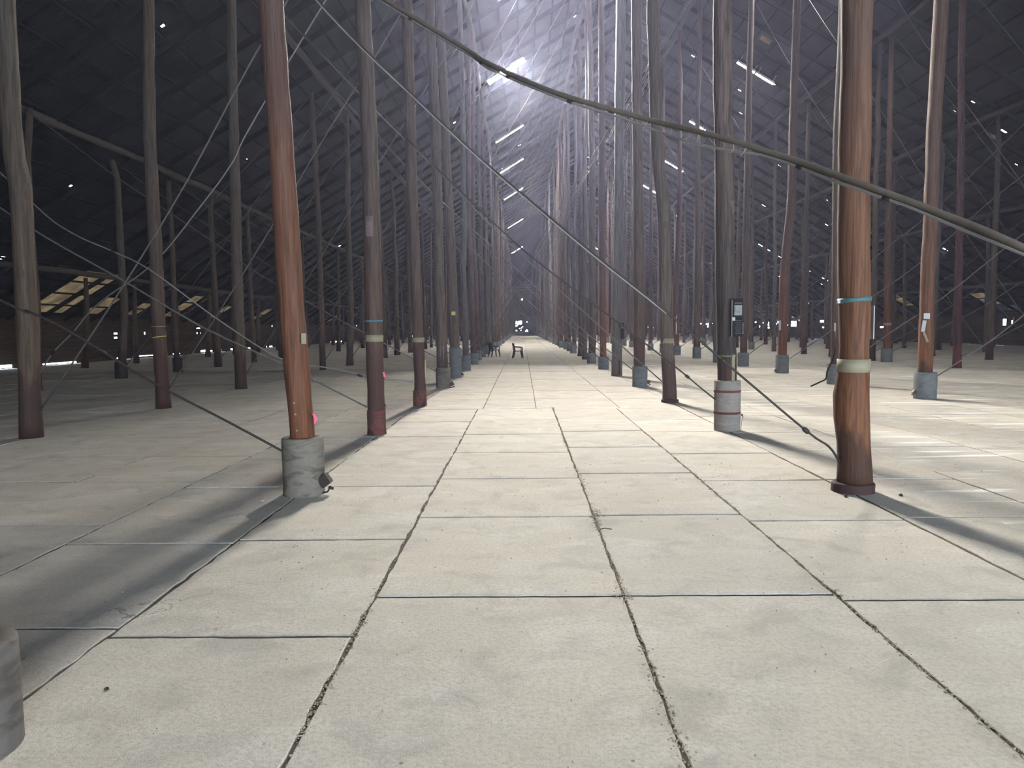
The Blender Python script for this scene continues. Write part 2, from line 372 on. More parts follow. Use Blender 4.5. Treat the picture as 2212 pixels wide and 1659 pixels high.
# ---- far gable wall with light showing round the doors
gh = []
for _ in range(17):
    x = rr.uniform(-3, 3.8); z = rr.choice([rr.uniform(.2, 1.8), rr.uniform(1.4, 4.2)]); gh.append((x-XL, x-XL+rr.uniform(.15, .6), z, z+rr.uniform(.1, .3)))
gh += [(-2.6-XL, -1.9-XL, 3.0, 4.1), (-1.5-XL, -1.2-XL, 2.9, 4.1), (-.9-XL, -.1-XL, 3.1, 4.2), (-2.9-XL, -1.9-XL, 2.2, 2.6), (-.2-XL, .3-XL, 11.4, 12.0), (-2.9-XL, -2.6-XL, 8.2, 8.7), (-2.9-XL, -2.7-XL, 12.5, 12.9)]
gw = sheet('wall_back', (XL, Y1, 0), (1, 0, 0), (0, 0, 1), XE-XL, 2.75, [h for h in gh if h[3] < 2.7], ENDW, thick=.05)
def gable(name, y, z0, holes):
    us = sorted({0.0, XE-XL, XR-XL, *[h[0] for h in holes], *[h[1] for h in holes]}); bm = bmesh.new()
    vs = sorted({z0, *[h[2] for h in holes], *[h[3] for h in holes], *[z0+k for k in range(1, 19)]})
    for i in range(len(us)-1):
        for j in range(len(vs)):
            a, b = us[i], us[i+1]; z = vs[j]; zt = vs[j+1] if j+1 < len(vs) else 30
            um = (a+b)/2; zm = (z+zt)/2
            if any(h[0] < um < h[1] and h[2] < zm < h[3] for h in holes): continue
            ta, tb = min(zt, zroof(a+XL)), min(zt, zroof(b+XL))
            za, zb = min(z, ta), min(z, tb)
            if ta-za < 1e-4 and tb-zb < 1e-4: continue
            pts = [(a+XL, y, za), (b+XL, y, zb), (b+XL, y, tb), (a+XL, y, ta)]
            q = []
            for p in pts:
                if not q or (Vector(p)-Vector(q[-1])).length > 1e-4: q.append(p)
            if (Vector(q[0])-Vector(q[-1])).length < 1e-4: q.pop()
            if len(q) >= 3: bm.faces.new([bm.verts.new(p) for p in q])
    o = obj(name, bm, ENDW); tag(o, kind='structure'); return o
gable('wall_back_gable', Y1, 2.75, [h for h in gh if h[2] > 2.75 and h[3] < 20])
# near end wall: the wide open doorway behind the camera is where the daylight comes in
gable('wall_front', Y0, 0.0, [(2-XL, 22-XL, -1, 6.1)])

# ------------------------------------------------------------------ floor: real slabs with open joints on a dirt bed
bm = bmesh.new()
rf = random.Random(11)
def slab(x0, x1, y0, y1, near):
    g = .006+rf.random()*.006
    z = rf.uniform(-.003, .003); gy = (.015+rf.random()*.010) if near else (.010+rf.random()*.009); tx, ty = rf.uniform(-.0015, .0015), rf.uniform(-.002, .002)
    n = 14 if near else 1
    pts = []
    def edge(ax, ay, bx, by, w):
        for k in range(n):
            t = k/n; j = 0 if k == 0 else rf.uniform(-1, 1)*w
            pts.append((ax+(bx-ax)*t+(j if ax == bx else 0), ay+(by-ay)*t+(j if ay == by else 0)))
    jw = (.012 if x1 < 0 else .008) if near else 0
    gx = g*(1.2 if near else 1)
    edge(x0+gx, y0+gy, x1-gx, y0+gy, jw*.6); edge(x1-gx, y0+gy, x1-gx, y1-gy, jw); edge(x1-gx, y1-gy, x0+gx, y1-gy, jw*.6); edge(x0+gx, y1-gy, x0+gx, y0+gy, jw)
    cx, cy = (x0+x1)/2, (y0+y1)/2
    def P(p, s, dz): return (cx+(p[0]-cx)*s, cy+(p[1]-cy)*s, z+dz+tx*(p[0]-cx)+ty*(p[1]-cy))
    s1 = 1-.010/max(x1-x0, .5)
    top = [bm.verts.new(P(p, s1, 0)) for p in pts]; mid = [bm.verts.new(P(p, 1, -.003)) for p in pts]; bot = [bm.verts.new(P(p, 1, -.03)) for p in pts]
    bm.faces.new(top); m = len(pts)
    for k in range(m):
        q = (k+1) % m
        bm.faces.new((mid[k], mid[q], top[q], top[k])); bm.faces.new((bot[k], bot[q], mid[q], mid[k]))
def strip(x0, x1, ys):
    for a, b in zip(ys, ys[1:]): slab(x0, x1, a, b, a < 15 and -7 < x0 < 8)
JY = {'c': [2.7, 4.92, 7.03, 8.85, 10.75, 12.6, 14.6], 'r': [2.7, 4.92, 7.08, 9.15, 11.15, 12.9, 14.7], 'l': [4.27, 6.3, 8.45, 10.3, 12.4, 14.4], 'll': [4.40, 6.2, 8.45, 10.3, 12.4, 14.4]}
def ys(key, step=1.95, ya=Y0, yb=16.6):
    L = JY.get(key) or [4.9+rf.uniform(-.3, .3)+step*k for k in range(6)]
    out = list(L)
    while out[0] > ya: out.insert(0, out[0]-step)
    out[0] = ya
    while out[-1] < yb-.8: out.append(out[-1]+step)
    out[-1] = yb; return out
xa = [-3.8, -2.4, -.98, .65, 2.02, 3.42]; keys = ['ll', 'l', 'c', 'r', 'x']
LXS = []; x = xa[0]
while x > XL: x -= 1.45; LXS.insert(0, x)
LXS[0] = XL-.02
RXS = []; x = xa[-1]
while x < XE: x += 1.45; RXS.append(x)
RXS[-1] = XE+.02
allx = LXS+xa+RXS
for a, b in zip(allx, allx[1:]):
    key = keys[xa.index(a)] if a in xa and a != xa[-1] else 'o'
    strip(a, b, ys(key))
fx = [-2.36, -.87, .29, 2.1, 3.42]; x = fx[0]
while x > XL: x -= 1.5; fx.insert(0, x)
fx[0] = XL-.02; x = fx[-1]
while x < XE: x += 1.5; fx.append(x)
fx[-1] = XE+.02
for a, b in zip(fx, fx[1:]):
    y = 16.6; L = [y]; st = rf.uniform(1.8, 2.4)
    while y < Y1: y += st; L.append(y)
    L[-1] = Y1+.02; strip(a, b, L)
o = obj('floor', bm, FLOOR); tag(o, kind='structure')
bm = bmesh.new(); bmesh.ops.create_grid(bm, x_segments=1, y_segments=1, size=1, matrix=Matrix.Translation(((XL+XE)/2, (Y0+Y1)/2, -.0095)) @ Matrix.Diagonal(((XE-XL)/2, (Y1-Y0)/2, 1, 1)))
o = obj('floor_bed', bm, DIRT); tag(o, kind='structure')
# loose grit lying in the wider joints
bm = bmesh.new(); rg = random.Random(5)
def grit(x, y, w, n, s=.006):
    for _ in range(n):
        px, py = x+rg.gauss(0, w), y+rg.uniform(-.5, .5)*.12; r = s*rg.uniform(.5, 1.5)
        m = Matrix.Translation((px, py, r*.3-.004)) @ Matrix.Rotation(rg.uniform(0, 6), 4, 'Z') @ Matrix.Diagonal((r, r*rg.uniform(.6, 1), r*.6, 1))
        bmesh.ops.create_icosphere(bm, subdivisions=1, radius=1, matrix=m)
for k in range(190):
    y = 2.6+k*.075; f = .5+.5*math.sin(y*2.3)+(1.6 if 4.9 < y < 5.3 or 6.7 < y < 7.6 else 0)
    grit(.65, y, .010+.013*f, int(4+7*f))
for k in range(46):
    y = 4.85+k*.012; grit(.66, y, .022*(1.3-k/46), 5, .007); y = 6.55+k*.017; grit(.64+.05*(k/46), y, .012+.03*(k/46), 6, .007)
for k in range(130):
    y = 2.6+k*.06; f = .5+.5*math.sin(y*1.7+1)
    grit(2.02, y, .009+.008*f, int(3+5*f)); grit(-.98, y, .009+.008*f, int(2+5*f)+(8 if 3.2 < y < 3.5 or 4.2 < y < 4.7 else 0))
for _ in range(420):
    px, py = rg.uniform(-4, 5.5), rg.uniform(2.8, 10); r = .0045*rg.uniform(.4, 1.5)
    bmesh.ops.create_icosphere(bm, subdivisions=1, radius=r, matrix=Matrix.Translation((px, py, r*.3)))
o = obj('loose_grit', bm, GRIT); tag(o, 'loose sandy grit and chips lying along the joints of the concrete slabs', 'grit', kind='stuff')

# ------------------------------------------------------------------ roof timbers
def log_mesh(y0, y1, r, seed, step=1.6, seg=8, amp=.07):
    q = random.Random(seed); pts = []; rad = []; y = y0; a = b = 0
    while y <= y1:
        a = a*.75+q.uniform(-amp, amp); b = b*.75+q.uniform(-amp, amp)*.6; pts.append((a, y, b)); rad.append(r*q.uniform(.85, 1.12)); y += step
    bm = bmesh.new(); tube(bm, pts, rad, seg); return bm
names = ['outermost left', 'second from the left wall', 'third from the left wall', 'left aisle', 'right aisle', 'first line right of the aisle', 'second line right of the aisle', 'third line right of the aisle', 'fourth line right of the aisle', 'line nearest the right wall']
for i, x in enumerate(COLX):
    o = obj('log_beam', log_mesh(Y0+.1, Y1-.1, .13, i), BEAM, loc=(x, 0, zroof(x)-.50))
    tag(o, ['long crooked log beam on the poles nearest the left wall', 'long crooked log beam climbing the left roof on the second line of poles from the left wall', 'long log beam high in the left roof on the third line of poles from the left wall',
            'long log beam under the roof above the left edge of the aisle', 'long log beam under the roof above the right edge of the aisle', 'long log beam over the first line of poles beyond the right edge of the aisle',
            'long crooked log beam over the second line of poles beyond the right edge of the aisle', 'long crooked log beam over the third line of poles beyond the right edge of the aisle', 'long log beam low in the right roof, next to last before the right wall',
            'lowest long log beam, running beside the right wall'][i], 'beam')
def first_copy(proto, first):
    return proto if first else copytree(proto)
for side, d, V in (('left', dl, VL), ('right', dr, VRt)):
    L = V-.5
    nrm = Vector((-d.z, 0, d.x)) if side == 'right' else Vector((d.z, 0, -d.x))
    if nrm.z > 0: nrm = -nrm
    # sloping rafters every 2.43 m
    bm = bmesh.new(); rot = Matrix((d, Vector((0, 1, 0)), nrm)).transposed().to_4x4()
    a = Vector((0, 0, 0))+d*(L/2+.05)+nrm*.26
    box(bm, a, (L, .09, .20), rot)
    pr = obj('roof_rafter', bm, RAFT)
    k = 0; y = ROWY[0]-2.435*6
    while y < Y1-1:
        o = pr if k == 0 else pr.copy()
        if k: COL.objects.link(o)
        o.location = (XR, y+rf.uniform(-.1, .1), ZR); tag(o, 'one of the sloping timber rafters under the %s roof slope' % side, 'rafter', 'rafters under the %s roof slope' % side); y += 2.435; k += 1
    n = int(L/1.08)
    for k in range(n+1):
        v = .12+k*(L-.2)/n; p = Vector((XR, 0, ZR))+d*v+nrm*.085
        bm = bmesh.new(); box(bm, (0, (Y0+Y1)/2, 0), (.085, LEN-.3, .06), Matrix.Identity(4))
        o = obj('roof_batten', bm, BATT, loc=p); o.rotation_euler = (0, math.atan(SL)*(1 if side == 'right' else -1), 0)
        tag(o, 'one of the long thin battens running lengthwise under the %s roof slope' % side, 'batten', 'battens under the %s roof slope' % side)
# gable girts on the far wall
for k, z in enumerate([12.9, 13.9, 14.9, 15.9, 16.9, 17.9]):
    hw = (ZR-z)/SL-.6; bm = bmesh.new(); box(bm, (XR, Y1-.2, z), (hw*2, .25, .3)); o = obj('gable_rail', bm, STEEL)
    tag(o, 'one of the stacked pale horizontal rails across the far end gable', 'rail', 'rails across the far gable')

# ------------------------------------------------------------------ poles
def shaft_pts(pts, ztop, n=5):
    """pts: list of (dx,dy,z)"""
    return bezier_interp(pts, n)
def shaft_mesh(ctrl, r0, r1, seed, seg=20, dz=.35, rough=.045, radf=None, square=False):
    q = random.Random(seed); P = [Vector(c) for c in ctrl]; H = P[-1].z
    n = max(8, int(H/dz)); rings = []
    bm = bmesh.new(); wx = wy = 0.0; ph = [q.uniform(0, 6.28) for _ in range(4)]
    for i in range(n+1):
        z = P[0].z+(H-P[0].z)*i/n
        for a, b in zip(P, P[1:]):
            if a.z <= z <= b.z+1e-6: break
        t = (z-a.z)/max(b.z-a.z, 1e-6); tt = t*t*(3-2*t)*.5+t*.5
        cx = a.x+(b.x-a.x)*tt; cy = a.y+(b.y-a.y)*tt
        r = r0+(r1-r0)*min(1, z/H)
        if z < .5: r *= 1+.12*(1-z/.5)**2
        if radf: r *= radf(z)
        r *= 1+q.uniform(-rough, rough)
        ring = []
        for k in range(seg):
            th = 2*math.pi*k/seg
            f = 1+.035*math.sin(2*th+ph[0]+z*.35)+.02*math.sin(3*th+ph[1]-z*.6)+q.uniform(-.008, .008)
            if square:
                f = min(1/max(abs(math.cos(th)), abs(math.sin(th))), 1.28)*.92
            ring.append(bm.verts.new((cx+r*f*math.cos(th), cy+r*f*math.sin(th), z)))
        rings.append(ring)
    for a, b in zip(rings, rings[1:]):
        for k in range(seg): bm.faces.new((a[k], a[(k+1) % seg], b[(k+1) % seg], b[k])).smooth = not square
    bm.faces.new(rings[0][::-1]); bm.faces.new(rings[-1])
    return bm
def rand_ctrl(H, seed, lean=.14, wob=.16):
    q = random.Random(seed); lx, ly = q.gauss(0, lean), q.gauss(0, lean); out = [(0, 0, 0)]; z = 0; ox = oy = 0
    while z < H-1.5:
        z += q.uniform(1.6, 3.2); z = min(z, H-.2) if z > H-1 else z
        ox = ox*.6+q.gauss(0, wob*.5); oy = oy*.6+q.gauss(0, wob*.5); out.append((lx*z/H+ox, ly*z/H+oy, z))
    if out[-1][2] < H: out.append((lx, ly, H))
    return out
def collar_mesh(r, h, seed=0, hole=.1, seg=32, cut=False):
    q = random.Random(seed); bm = bmesh.new(); ph = q.uniform(0, 6)
    wob = lambda k, i: .008*math.sin(k*1.3+i+ph)
    prof = [(r, 0), (r*.995, h*.33), (r*1.003, h*.66), (r*.998, h-.014), (r-.014, h), (hole, h-.004), (hole, h*.5)]
    rings = lathe(bm, prof, seg, wob=wob)
    for f in bm.faces: f.smooth = True
    return bm
def band(P, zc, h, r, mat, name, tilt=0, label=None, cover=1.0, a0=0):
    """a band wrapped round a pole at height zc; P = the pole's empty, centre at the shaft"""
    bm = bmesh.new(); seg = 28; cx, cy = P['_c'](zc); n = int(seg*cover); rr2 = []
    for j, (dr_, dzz) in enumerate([(0, -h/2), (.004, -h/2), (.004, h/2), (0, h/2)]):
        rr2.append([bm.verts.new((cx+(r+dr_)*math.cos(a0+2*math.pi*k/seg), cy+(r+dr_)*math.sin(a0+2*math.pi*k/seg), zc+dzz+tilt*math.cos(a0+2*math.pi*k/seg))) for k in range(n+1 if cover < 1 else seg)])
    m = len(rr2[0])
    for a, b in zip(rr2, rr2[1:]):
        for k in range(m if cover >= 1 else m-1): bm.faces.new((a[k], a[(k+1) % m], b[(k+1) % m], b[k])).smooth = True
    o = obj(name, bm, mat, P['e'])
    if label: o['label'] = label
    return o

def make_pole(x, y, label, ctrl=None, mat=POLE, r0=.13, r1=.10, seed=0, collar=None, near=True, group=None, radf=None, square=False, ci=0):
    """one pole: Empty at its foot, shaft, collar"""
    H = zroof(x)-.66
    e = empty('timber_pole', (x, y, 0)); tag(e, label, 'pole', group)
    if ctrl: ctrl = [(a, 0, z) for a, z in ctrl]+[(ctrl[-1][0]*1.0+(ctrl[-1][0]-ctrl[-3][0])/max(ctrl[-1][1]-ctrl[-3][1], .1)*(H-ctrl[-1][1])*.4, 0, H)]
    else: ctrl = rand_ctrl(H, seed)
    s = obj('shaft', shaft_mesh(ctrl, r0, r1, seed, 24 if near else 12, .25 if near else .6, radf=radf, square=square), mat, e)
    if collar:
        kind, cr, chh = collar
        if kind == 'ring':
            o = obj('base_ring', collar_mesh(cr, chh, seed, hole=r0*.95), RING, e); o['label'] = 'rusty ring round the foot of the pole'
        elif kind == 'tar':
            o = obj('tar_box', collar_mesh(cr, chh, seed, hole=r0*.9, seg=12), TAR, e); o['label'] = 'black tarred boxing round the foot'
        else:
            cm = {'grey': COLLAR_G, 'conc': COLLAR, 'dark': COLLAR_DK, 'red': COLLAR_R, 'plain': COLLAR_S}[kind]
            o = obj('concrete_collar' if kind != 'red' else 'clay_collar', collar_mesh(cr, chh, seed, hole=r0*.9), cm, e)
            o['label'] = {'grey': 'grey concrete collar', 'conc': 'streaked grey concrete collar', 'dark': 'concrete collar coloured dark for shade', 'red': 'red clay pipe collar', 'plain': 'pale concrete collar with two red bands'}[kind]
    def cen(z):
        for a, b in zip(ctrl, ctrl[1:]):
            if a[2] <= z <= b[2]:
                t = (z-a[2])/(b[2]-a[2]); return (a[0]+(b[0]-a[0])*t, a[1]+(b[1]-a[1])*t)
        return ctrl[-1][:2]
    POS[ci] = (x, y)
    return {'e': e, '_c': cen, 'H': H, 'shaft': s}

def bracket(P, x, z, s=1.0, side=1):
    """dark iron anchor bracket at the foot of a collar"""
    bm = bmesh.new(); rot = Matrix.Rotation(math.radians(-35*side), 4, 'Y')
    box(bm, (x, -.05, z), (.085*s, .10*s, .095*s), rot, .006)
    tube(bm, [(x+.05*side*s, -.05, z-.05*s), (x+.02*side*s, -.05, z-.10*s), (x-.04*side*s, -.05, .012)], .008*s, 6)
    tube(bm, [(x+.03*side*s, -.05, z-.06*s), (x+.07*side*s, -.05, z-.075*s)], .013*s, 6)
    o = obj('anchor_bracket', bm, IRON, P['e']); o['label'] = 'dark iron anchor bracket'; return o
def plate(P, name, x, y, z, w_, h_, mat, rz=0, th=.006, label=None, tilt=0):
    bm = bmesh.new(); box(bm, (x, y, z), (w_, th, h_), Matrix.Rotation(rz, 4, 'Z') @ Matrix.Rotation(tilt, 4, 'Y'))
    o = obj(name, bm, mat, P['e'])
    if label: o['label'] = label
    return o

POLES = {}; POS = {}
# left edge of the aisle (column 3)
POLES[3, 0] = make_pole(-2.36, 3.08, 'nearest pole, cut off in the lower left corner, in a concrete collar coloured dark for shade', [(0, 0), (-.05, 3), (-.1, 6)], POLE_A, .13, .11, 30, ('dark', .215, .47))
def rel(x0, L): return [(a-x0, z) for a, z in L]
P = POLES[3, 1] = make_pole(-2.35, 8.10, 'large orange timber pole standing left of the aisle in a streaked concrete collar', rel(-2.35, [(-2.35, 0), (-2.35, .61), (-2.39, 1.33), (-2.43, 2.05), (-2.45, 2.75), (-2.48, 3.68), (-2.51, 4.37), (-2.54, 5.04)]), POLE_A, .128, .105, 31, ('conc', .218, .615))
bracket(P, .24, .155, 1.25)
plate(P, 'paper_tag', .075, -.115, 1.66, .05, .11, CREAM, .5, label='small cream tag')
bm = bmesh.new()
tube(bm, [(.128, -.06, .86), (.15, -.07, .855), (.158, -.072, .80), (.15, -.07, .76)], [.012, .016, .014, .010], 6)
tube(bm, [(.14, -.07, .86), (.17, -.075, .82), (.182, -.08, .79)], [.012, .014, .006], 6)
o = obj('ribbon', bm, PINK, P['e']); o['label'] = 'bright pink plastic ribbon'
for zz, xx in ((.99, -.04), (.87, -.03), (.70, -.02)):
    bm = bmesh.new(); tube(bm, [(xx, -.128, zz), (xx, -.14, zz)], .011, 8); obj('bolt_head', bm, STEEL, P['e'])
P = POLES[3, 2] = make_pole(-2.45, 12.75, 'brown left aisle pole with narrow blue strap, cream band and red clay collar', rel(-2.45, [(-2.45, 0), (-2.45, .31), (-2.46, 1.83), (-2.45, 3.33), (-2.46, 4.81), (-2.52, 6.97)]), POLE_D, .140, .115, 32, ('red', .155, .41))
band(P, 1.60, .115, .147, CREAM, 'painted_band', label='cream painted band'); band(P, 1.885, .03, .146, TEAL, 'strap', label='narrow blue strap')
band(P, 3.42, .33, .142, PALE2, 'faded_patch', cover=.15, a0=-2.15, label='faded pinkish red rectangle')
plate(P, 'collar_notch', -.045, -.152, .29, .05, .2, IRON, 0, label='dark notch in the red collar')
bm = bmesh.new(); tube(bm, [(.13, -.06, 1.04), (.15, -.07, 1.03), (.165, -.07, .96)], [.012, .018, .02], 6); obj('ribbon', bm, PINK, P['e'])['label'] = 'pink ribbon at knee height'
bracket(P, .155, .49, .4)
P = POLES[3, 3] = make_pole(-2.34, 17.4, 'brown left aisle pole with a hanging yellow strap above its red clay collar', rel(-2.34, [(-2.34, 0), (-2.33, .29), (-2.37, 2.37), (-2.44, 4.92), (-2.46, 8.88)]), POLE_D, .132, .105, 33, ('red', .155, .36))
band(P, 1.50, .11, .136, CREAM, 'painted_band', label='faded cream painted band'); plate(P, 'strap', .14, -.03, .84, .022, .42, YELL, 0, .03, label='hanging yellow strap')
plate(P, 'collar_notch', -.02, -.152, .34, .04, .22, IRON, 0)
P = POLES[3, 4] = make_pole(-2.35, 22.7, 'thick brown left aisle pole with a split pale foot in a short grey collar', rel(-2.35, [(-2.37, 0), (-2.37, .66), (-2.43, 3.23), (-2.45, 7.21), (-2.57, 11.08)]), POLE, .165, .125, 34, ('conc', .215, .6))
bracket(P, .26, .12, 1.2); plate(P, 'split_face', -.01, -.158, .95, .10, .55, CREAM, 0, label='pale split wood face')
P = POLES[3, 5] = make_pole(-2.39, 27.4, 'left aisle pole in the tallest grey concrete collar, with a small yellow tag', rel(-2.39, [(-2.39, 0), (-2.41, 1.08), (-2.47, 3.55), (-2.62, 8.38), (-2.75, 13.1)]), POLE, .19, .13, 35, ('grey', .22, 1.07))
plate(P, 'paper_tag', -.03, -.19, 2.28, .14, .13, YELL, 0, label='pale yellow tag'); bracket(P, .24, .12, .9)
# right edge of the aisle (column 4)
def rf1(z):
    b = 1+.16*math.exp(-((z-.92)/.22)**2)-.06*math.exp(-((z-1.6)/.35)**2)+.05*math.exp(-((z-2.2)/.3)**2)
    return b
P = POLES[4, 1] = make_pole(3.47, 8.05, 'large orange timber pole right of the aisle, with blue strap and rusty base ring', rel(3.47, [(3.49, 0), (3.49, .09), (3.48, .33), (3.44, .81), (3.43, 1.0), (3.45, 1.28), (3.45, 1.75), (3.42, 2.68), (3.41, 3.37), (3.41, 4.05), (3.40, 4.94)]), POLE_B, .158, .128, 41, ('ring', .215, .10), radf=rf1)
band(P, 2.005, .045, .162, BLUE, 'strap', tilt=.012, label='blue green strap'); plate(P, 'strap_end', -.19, -.03, 1.985, .05, .03, PAPER, 0, .02)
band(P, 1.325, .135, .160, CREAM, 'painted_band', label='cream painted band')
plate(P, 'number_plate', .137, -.05, 1.77, .008, .34, PAPER, 0, .09, label='white number plate seen edge on')
band(P, 3.55, .38, .150, PALE, 'faded_patch', cover=.125, a0=-1.62, label='faded red rectangle')
P = POLES[4, 2] = make_pole(3.43, 12.9, 'dark charred pole behind the black notice board, in a red banded concrete collar', rel(3.43, [(3.43, 0), (3.43, .78), (3.40, 1.78), (3.37, 2.84), (3.35, 4.04), (3.30, 5.52), (3.28, 6.98)]), POLE_K, .165, .125, 42, ('plain', .218, .845))
band(P, 1.25, .03, .178, GREEN, 'strap', label='green strap')
for zz in (.30, .66):
    bm = bmesh.new(); rs = lathe(bm, [(.2195, zz-.02), (.223, zz-.01), (.223, zz+.012), (.2195, zz+.02)], 32); obj('collar_band', bm, COLLAR_R, P['e'])['label'] = 'dark red band round the collar'
bracket(P, .235, .26, .35); plate(P, 'split_face', .05, -.168, 1.05, .05, .45, CREAM, .1, label='pale split wood')
band(P, 3.62, .33, .160, PALE2, 'faded_patch', cover=.11, a0=-1.40, label='pale rectangle')
# notice board
bd = empty('notice_board', (3.515, 12.66, 0)); tag(bd, 'tall black notice board with a grey photograph hung on the charred pole', 'sign')
Pb = {'e': bd}
plate(Pb, 'board', 0, 0, 1.88, .175, .62, BLACK, .12, .018); plate(Pb, 'edge_trim', -.088, -.006, 1.87, .008, .60, PAPER, .12, .022, label='pale edge')
plate(Pb, 'photograph', .01, -.012, 2.00, .13, .165, PHOTO, .12, .008, label='grey photograph'); plate(Pb, 'heading', .01, -.012, 2.115, .12, .028, GREY, .12, .008, label='grey line of heading')
bm = bmesh.new()
for k in range(7): box(bm, (.015, -.012, 1.83-.034*k), (.105-.02*(k % 3 == 2), .006, .014), Matrix.Rotation(.12, 4, 'Z'))
obj('text_lines', bm, GREY, bd)['label'] = 'rows of small grey text'
plate(Pb, 'sticker', -.06, -.014, 1.86, .045, .055, PAPER, .12, .006, label='white square sticker')
P = POLES[4, 3] = make_pole(3.40, 17.75, 'crooked brown right aisle pole with a cream band and low rusty base ring', rel(3.40, [(3.40, 0), (3.40, .11), (3.31, 1.8), (3.26, 3.89), (3.22, 4.61), (3.10, 5.43), (3.04, 6.95), (2.98, 8.95)]), POLE, .15, .125, 43, ('ring', .2, .07))
band(P, 1.42, .11, .15, CREAM, 'painted_band', label='faded cream band'); plate(P, 'number_plate', .12, -.08, 1.78, .02, .42, PAPER, .9, .01, label='white strip')
P = POLES[4, 4] = make_pole(3.43, 22.5, 'straight maroon footed right aisle pole in a grey collar, between crooked pole and squared post', rel(3.43, [(3.43, 0), (3.41, .62), (3.38, 4.47), (3.31, 10.88)]), POLE_D, .165, .14, 44, ('grey', .22, .60))
bracket(P, .235, .13, 1.0)
P = POLES[4, 5] = make_pole(3.40, 27.6, 'squared grey timber post without a collar, fifth up the right of the aisle', rel(3.40, [(3.38, 0), (3.38, .2), (3.44, 5.11), (3.47, 8.31), (3.52, 13.01)]), POLE_G, .19, .17, 45, square=True)
plate(P, 'foot_slot', .05, -.185, .35, .05, .6, RING, 0, label='dark rusty slot at the foot')
bx = empty('lantern_case', (3.51, 27.38, 0)); tag(bx, 'small black case with a looped handle hung on the squared grey post', 'case')
bm = bmesh.new(); box(bm, (.03, 0, 1.50), (.13, .08, .38), None, .02); obj('case_body', bm, BLACK, bx)
bm = bmesh.new(); tube(bm, [(-.03, 0, 1.69), (-.05, 0, 1.83), (0, 0, 1.88), (.07, 0, 1.87), (.08, 0, 1.80)], .02, 6); obj('handle', bm, BLACK, bx)
P = POLES[4, 6] = make_pole(3.37, 32.0, 'orange footed pole in a low grey collar just left of the squared grey post', rel(3.37, [(3.37, 0), (3.35, .73), (3.31, 9.34), (3.29, 14.78)]), POLE_A, .14, .12, 46, ('grey', .22, .52))
# column 5 (first line beyond the right edge)
P = POLES[5, 3] = make_pole(9.46, 18.15, 'tall orange pole at the right with white papers and a square grey collar', rel(9.46, [(9.47, 0), (9.45, .67), (9.44, 2.81), (9.47, 4.07), (9.48, 5.94), (9.57, 9.0)]), POLE_B, .165, .15, 53, ('grey', .25, .62))
bracket(P, -.28, .16, .9, -1); plate(P, 'paper_sheet', -.09, -.155, 1.93, .13, .13, PAPER, -.3, label='white paper sheet'); plate(P, 'paper_sheet', -.14, -.13, 1.70, .08, .26, PAPER, -.5, label='white paper sheet', tilt=.12); plate(P, 'strap', -.10, -.15, 1.45, .05, .26, CREAM, -.4, tilt=-.35, label='torn pale strip')
P = POLES[5, 4] = make_pole(9.25, 22.8, 'dark pole half hidden behind the large orange pole on the right', rel(9.25, [(9.25, 0), (9.24, .41), (9.23, 3.11), (9.17, 7.08), (9.25, 10.31)]), POLE_D, .15, .11, 54, ('grey', .25, .6))
plate(P, 'number_plate', -.1, -.12, 1.55, .05, .5, PAPER, -.7, label='white plate')
P = POLES[5, 5] = make_pole(9.52, 28.3, 'leaning orange footed pole in a grey collar, left of the large orange right pole', rel(9.52, [(9.5, 0), (9.52, .78), (9.54, 3.46), (9.76, 6.45), (9.78, 9.2), (9.84, 13.2)]), POLE_A, .165, .12, 55, ('grey', .235, .66))
bracket(P, -.26, .1, .8, -1); plate(P, 'number_plate', -.14, -.1, 1.75, .08, .35, PAPER, -.8, label='white number plate')
P = POLES[5, 6] = make_pole(9.47, 33.1, 'maroon footed pole close behind the charred pole, with a white ringed number plate', rel(9.47, [(9.47, 0), (9.48, 1.03), (9.55, 7.64), (9.56, 11.44), (9.63, 15.17)]), POLE_D, .155, .115, 56, ('grey', .235, .6))
plate(P, 'number_plate', -.11, -.13, 1.62, .12, .46, PAPER, -.6, label='white plate with a black ring'); bm = bmesh.new(); tube(bm, [(-.11+.035*math.cos(t*.5236), -.14-.02*math.cos(t*.5236), 1.62+.13*math.sin(t*.5236)) for t in range(13)], .009, 6, False); obj('number_mark', bm, BLACK, P['e'])
# column 6
POLES[6, 5] = make_pole(17.17, 30.6, 'slim maroon pole without a collar near the right edge of the photo', rel(17.17, [(17.17, 0), (17.17, .1), (17.11, 5.32), (17.06, 8.85), (16.96, 12.0)]), POLE_R, .15, .12, 65)
P = POLES[6, 6] = make_pole(16.94, 36.0, 'orange footed pole in a grey collar between the two big orange right poles', rel(16.94, [(16.94, 0), (16.94, .9), (16.87, 5.99), (16.82, 11)]), POLE_A, .17, .11, 66, ('grey', .25, .62))
band(P, 1.75, .12, .175, CREAM, 'painted_band', cover=.5, a0=math.pi, label='cream paint patch')
